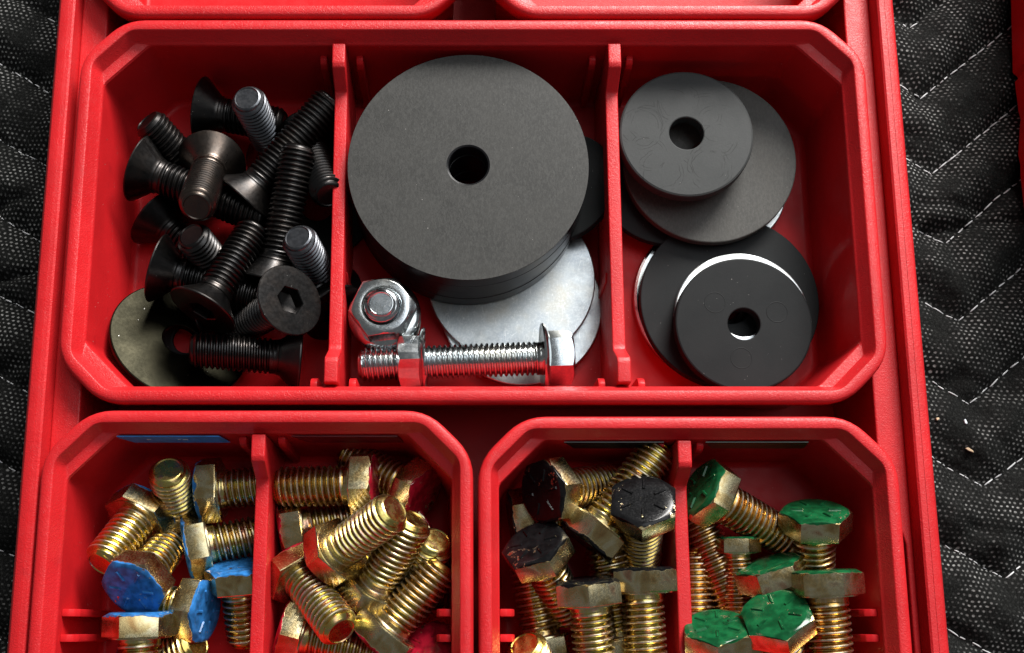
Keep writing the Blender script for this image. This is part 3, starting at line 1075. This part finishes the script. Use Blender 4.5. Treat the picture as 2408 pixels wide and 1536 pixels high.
def balls(s):
    A, ax = s['A'], s['ax']
    k = s.get('k', 1.0)
    out = []
    e1 = np.cross(ax, [0.3, 0.2, 0.93])
    e1 /= np.linalg.norm(e1)
    e2 = np.cross(ax, e1)
    if s['kind'] == 'bolt':
        for i in range(6):
            a = math.pi / 3 * i
            out.append((A + ax * 4.0 * k + (e1 * math.cos(a) + e2 * math.sin(a)) * 5.8 * k, 4.0 * k))
        r, u = 6.0 * k, 4.0 * k
    else:
        for i in range(6):
            a = math.pi / 3 * i
            out.append((A + ax * 1.6 + (e1 * math.cos(a) + e2 * math.sin(a)) * 9.4, 1.6))
            out.append((A + ax * 4.2 + (e1 * math.cos(a) + e2 * math.sin(a)) * 5.5, 3.0))
        r, u = 5.6, 5.5
    while u < s['L'] - r * 0.7:
        out.append((A + ax * u, r))
        u += 3.5
    out.append((A + ax * (s['L'] - r * 0.75), r * 0.75))
    return np.array([b[0] for b in out]), np.array([b[1] for b in out])


def settle(items, rounds=120):
    for s in items:
        s['A'], s['ax'] = solve(s)
    for it in range(rounds):
        bl = [balls(s) for s in items]
        push = np.zeros(len(items))
        cnt = np.zeros(len(items))
        worst = 0
        for i in range(len(items)):
            P0, R0 = bl[i]
            low = (P0[:, 2] - R0 - (FLOOR_Z + 0.2)).min()
            if low < 0:
                push[i] += -low * 1.2
                cnt[i] += 1
            hi = (P0[:, 2] + R0).max() - 49.0
            if hi > 0:
                push[i] -= hi * 0.7
                cnt[i] += 1
            for j in range(i + 1, len(items)):
                P1, R1 = bl[j]
                D = P0[:, None] - P1[None]
                dd = np.linalg.norm(D, axis=2)
                pen = R0[:, None] + R1[None] - dd
                m = np.unravel_index(pen.argmax(), pen.shape)
                if pen[m] > 0.15:
                    worst = max(worst, pen[m])
                    sgn = 1.0 if items[i]['z0'] > items[j]['z0'] or (items[i]['z0'] == items[j]['z0'] and D[m][2] > 0) else -1.0
                    if abs(D[m][2]) > 3.0:
                        sgn = math.copysign(1.0, D[m][2])
                    amt = 0.28 * pen[m]
                    push[i] += sgn * amt
                    push[j] -= sgn * amt
                    cnt[i] += 1
                    cnt[j] += 1
        for i, s in enumerate(items):
            if cnt[i] and not s.get('pin'):
                s['z'] = min(max(s['z'] + max(-1.2, min(1.2, push[i])), s['z0'] - 5.0), s['z0'] + 6.0)
                s['A'], s['ax'] = solve(s)
    return worst


for s in S:
    s['z0'] = s['z']
for comp in 'EABCD':
    items = [s for s in S if s['comp'] == comp]
    w = settle(items)
    print('settled', comp, 'worst overlap mm', round(float(w), 2))

for s in S:
    (build_bolt if s['kind'] == 'bolt' else build_screw)(s, s['A'], s['ax'])


# ------------------------------------------------------------------ discs and washers
def washer_mesh(name, mat, R, r, h, ch=0.4, hole_ch=0.4, n=96, edge_mat=None):
    """top face at z=0, body below"""
    prof = [(r, -h + hole_ch), (r + 0.01, -hole_ch), (r + hole_ch * 0.3, -hole_ch * 0.3), (r + hole_ch, 0), (R * 0.6, 0.0), (R - ch, 0.0), (R - ch * 0.3, -ch * 0.3), (R, -ch),
            (R, -h + ch), (R - ch * 0.3, -h + ch * 0.3), (R - ch, -h), (r + hole_ch, -h), (r, -h + hole_ch)]
    v, f = lathe(prof, n)
    me = mesh_from(name, v, f, mat, 18)
    if edge_mat:
        me.materials.append(edge_mat)
        for p in me.polygons:
            if abs(p.normal.z) < 0.95:
                p.material_index = 1
    return me


def washer(name, label, cat, px, py, ztop, R, r, h, mat, tilt=(0, 0), rz=0.0, group=None, ch=0.4, hole_ch=0.4, edge_mat=None):
    p = place(px, py, ztop)
    o = add(name, washer_mesh(name, mat, R, r, h, ch, hole_ch, edge_mat=edge_mat))
    o.location = p * MM
    o.rotation_euler = (math.radians(tilt[0]), math.radians(tilt[1]), math.radians(rz))
    return tag(o, label, cat, group)


# big stack: four thick discs
p0 = place(1101, 388, 38.0)
zt = 38.0
names = ['top disc of the big stack, brushed grey black with a centre hole', 'second disc from the top of the big black stack',
         'third disc from the top of the big black stack', 'bottom disc of the big black stack, lying on the zinc washer']
for k, (h, dx, dy) in enumerate(((6.4, 0, 0), (6.2, 0.1, -0.02), (6.2, -0.06, 0.05), (6.3, 0.05, -0.05))):
    o = add('spacer_disc', washer_mesh('spacer_disc', m_disc, 39.8, 6.4, h, 0.10, 0.8 if k == 0 else 0.2, 128, m_disc_edge))
    o.location = ((p0[0] + dx) * MM, (p0[1] + dy) * MM, zt * MM)
    o.rotation_euler = (0, 0, 0.4 * k)
    tag(o, names[k], 'disc', 'big black disc stack')
    zt -= h + 0.01

GW = 'washers'
c5 = lambda x, y: zp('5', x, y)
c7 = lambda x, y: zp('7', x, y)
c6 = lambda x, y: zp('6', x, y)
washer('fender_washer', 'bright zinc washer under the big disc stack, upper of the two', 'washer', *c5(1425, 520), 12.4, 29.2, 5.0, 2.9, m_zinc, (0.8, -1.2), group=GW)
washer('fender_washer', 'bright zinc washer lying lowest, under the flange bolt head', 'washer', *c5(1500, 725), 9.2, 28.3, 7.0, 2.8, m_zinc, (0.5, 0), group=GW)
washer('rubber_washer', 'black washer leaning on the divider right of the big disc stack', 'washer', 1318, 440, 19.0, 19.5, 7, 3.0, m_rub_black, (0, -26), group=GW)

# right compartment
washer('fender_washer', 'large zinc washer at the bottom left of the washer pile', 'washer', *c7(905, 640), 9.2, 30.2, 8, 3.0, m_zinc_gloss, group=GW, ch=1.1)
washer('rubber_washer', 'large plain black washer under the front washer pair', 'washer', *c7(980, 655), 16.0, 30.8, 8, 3.6, m_rub_black, (0.6, 0.4), group=GW)
washer('fender_washer', 'zinc washer showing as a thin bright crescent between black washers', 'washer', *c7(1072, 771), 19.0, 23.1, 7, 2.6, m_zinc, (-2.2, 1.0), group=GW)
w5 = washer('rubber_washer', 'front black washer with a small hole and three moulded rings', 'washer', *c7(1083, 822), 23.8, 23.0, 5.4, 4.2, m_rub_black, (0.8, 0.6), group=GW, ch=0.6)
for ang, rad in ((142, 12.0), (20, 12.0), (263, 11.9)):
    v, f = lathe([(3.35, 0.02), (3.5, 0.10), (3.65, 0.02)], 40)
    e = add('moulded_ring', cached('ring', lambda: mesh_from('moulded_ring', v, f, m_rub_black, 60)), w5)
    e.location = (rad * math.cos(math.radians(ang)) * MM, rad * math.sin(math.radians(ang)) * MM, 0)
washer('fender_washer', 'zinc washer peeking out right of the cloudy grey washer', 'washer', 1700, 440, 11.9, 22.6, 7, 2.4, m_zinc, (0.6, 0), group=GW)
washer('rubber_washer', 'black washer hidden low in the shade beneath the grey washers', 'washer', 1575, 410, 15.5, 26.0, 7, 3.0, m_rub_black, (1, -2), group=GW)
washer('rubber_washer', 'large cloudy grey washer under the scratched washer', 'washer', 1668, 376, 22.0, 30.0, 7, 3.2, m_rub_mid, (1.5, -1.0), group=GW)
washer('rubber_washer', 'scratched grey rubber washer on top of the pile at upper right', 'washer', *c6(689, 835), 32.0, 22.8, 5.8, 4.6, m_rub_grey, (0.5, 0.5), group=GW, ch=0.8)

# olive washer leaning in the left compartment
ow = washer('fender_washer', 'olive black washer leaning at the front left under the screws', 'washer', *zp('3', 668, 1005), 17.5, 23.3, 6.0, 2.4, m_olive, (0, 0), group=GW, ch=0.5)
nrm = Vector((0.44, 0.34, 0.82)).normalized()
ow.rotation_euler = nrm.to_track_quat('Z', 'Y').to_euler()
washer('fender_washer', 'dark flat washer low beside the divider behind the pale tipped screw', 'washer', 745, 480, 11.0, 20.0, 6, 2.4, m_rub_black, (8, 0), group=GW)


# ------------------------------------------------------------------ flange nuts and flange bolt
def flange_mesh(name, mat, R, r_in, h, teeth=0, n=96):
    """flange disc, rounded rim; hexagon side toward -z, flat side at z=h"""
    v, f, rings = [], [], []
    prof = [(r_in, 0.0), (r_in + 0.8, 0.05), (R - 1.4, h * 0.42), (R - 0.35, h * 0.62), (R, h * 0.82), (R - 0.3, h), (R - 0.6, h), (R * 0.72, h - 0.25), (r_in * 0.6, h - 0.25)]
    for k, (r, z) in enumerate(prof):
        rings.append(len(v))
        for i in range(n):
            a = 2 * math.pi * i / n
            zz = z
            if teeth and k in (5, 6):
                zz = z - 0.7 * ((i * teeth / n) % 1.0)
            v.append((r * math.cos(a), r * math.sin(a), zz))
    for q in range(len(rings) - 1):
        for i in range(n):
            j = (i + 1) % n
            f.append((rings[q] + i, rings[q] + j, rings[q + 1] + j, rings[q + 1] + i))
    return mesh_from(name, v, f, mat, 40)


def nut_hex_mesh(name, mat, flats, h, hole, n=72):
    ap = flats / 2
    r0 = ap * 0.95

    def rh(a):
        a = (a + math.pi / 6) % (math.pi / 3) - math.pi / 6
        return ap / math.cos(a)
    v, f, rings = [], [], []
    rows = [lambda a: (hole, h), lambda a: (hole, 1.0), lambda a: (hole + 0.9, 0.15), lambda a: (r0 * 0.97, 0.0), lambda a: (r0, 0.08), lambda a: (rh(a) * 0.99, 0.15 + (rh(a) - r0) * 0.55),
            lambda a: (rh(a), 0.32 + (rh(a) - r0) * 0.58), lambda a: (rh(a), h)]
    for fn in rows:
        rings.append(len(v))
        for i in range(n):
            a = 2 * math.pi * i / n
            r, z = fn(a)
            v.append((r * math.cos(a), r * math.sin(a), z))
    for q in range(len(rings) - 1):
        for i in range(n):
            j = (i + 1) % n
            f.append((rings[q] + i, rings[q] + j, rings[q + 1] + j, rings[q + 1] + i))
    return mesh_from(name, v, f, mat, 24)


def flange_nut(label, A, axis, spin, teeth=0, Rf=12.2, flats=19.0):
    o = empty('flange_nut', A)
    tag(o, label, 'nut', 'zinc flange nuts')
    add('hexagon', nut_hex_mesh('hexagon', m_zinc_gloss, flats, 8.6, 5.75), o)
    fl = add('flange', flange_mesh('flange', m_zinc_gloss, Rf, 6.5, 3.0, teeth), o)
    fl.location = (0, 0, 6.6 * MM)
    orient(o, A, axis, spin)
    return o


def flange_bolt(label, A, axis, L, spin):
    o = empty('flange_bolt', A)
    tag(o, label, 'bolt', 'zinc flange bolts')
    h = add('head', hex_head_mesh('head', m_zinc_gloss, 16.2, 9.0, washer=False), o)
    fl = add('flange', flange_mesh('flange', m_zinc_gloss, 11.7, 6.0, 2.9), o)
    fl.location = (0, 0, 7.4 * MM)
    add('shank', cached(('fb', L), lambda: thread_mesh('shank', m_zinc_gloss, 9.8, L, 5.7, 4.8, 1.75, 0.4, tip=0.9)), o)
    orient(o, A, axis, spin)
    return o


# upright bolt with nut: its head stands on the bin floor
tipp = place(*c5(432, 702), 36.0)
axis_up = np.array([0.03, -0.02, -1.0])   # nut: outer (hexagon) side up, flange down
flange_nut('zinc flange nut on the upright bolt left of the disc stack', tipp + axis_up * 2.2, axis_up, 12, 24)
flange_bolt('zinc flange bolt standing tip up through the nut, left of the disc stack', tipp + axis_up * 28.5, -axis_up, 28.5, 0)

hp, tp = place(*c5(1893, 1112), 24.0), place(*c5(264, 1172), 24.5)
axb = (tp - hp) / np.linalg.norm(tp - hp)
Lb = float(np.linalg.norm(tp - hp))
flange_bolt('zinc flange bolt lying level along the front of the disc compartment', hp, axb, round(Lb, 2), 14)
# nut near the tip: hexagon toward the tip, flange toward the bolt head
pn = place(*c5(560, 1160), 24.4)
u = float((pn - hp) @ axb)
flange_nut('zinc flange nut threaded on the level bolt', hp + axb * u, -axb, 22, 18, 11.7, 16.6)

washer('fender_washer', 'dark washer lying on the bin floor, seen through the hole of the olive washer', 'washer', *zp('3', 720, 1000), 9.0, 16.0, 5, 2.2, m_rub_black, (0, 0), group=GW)
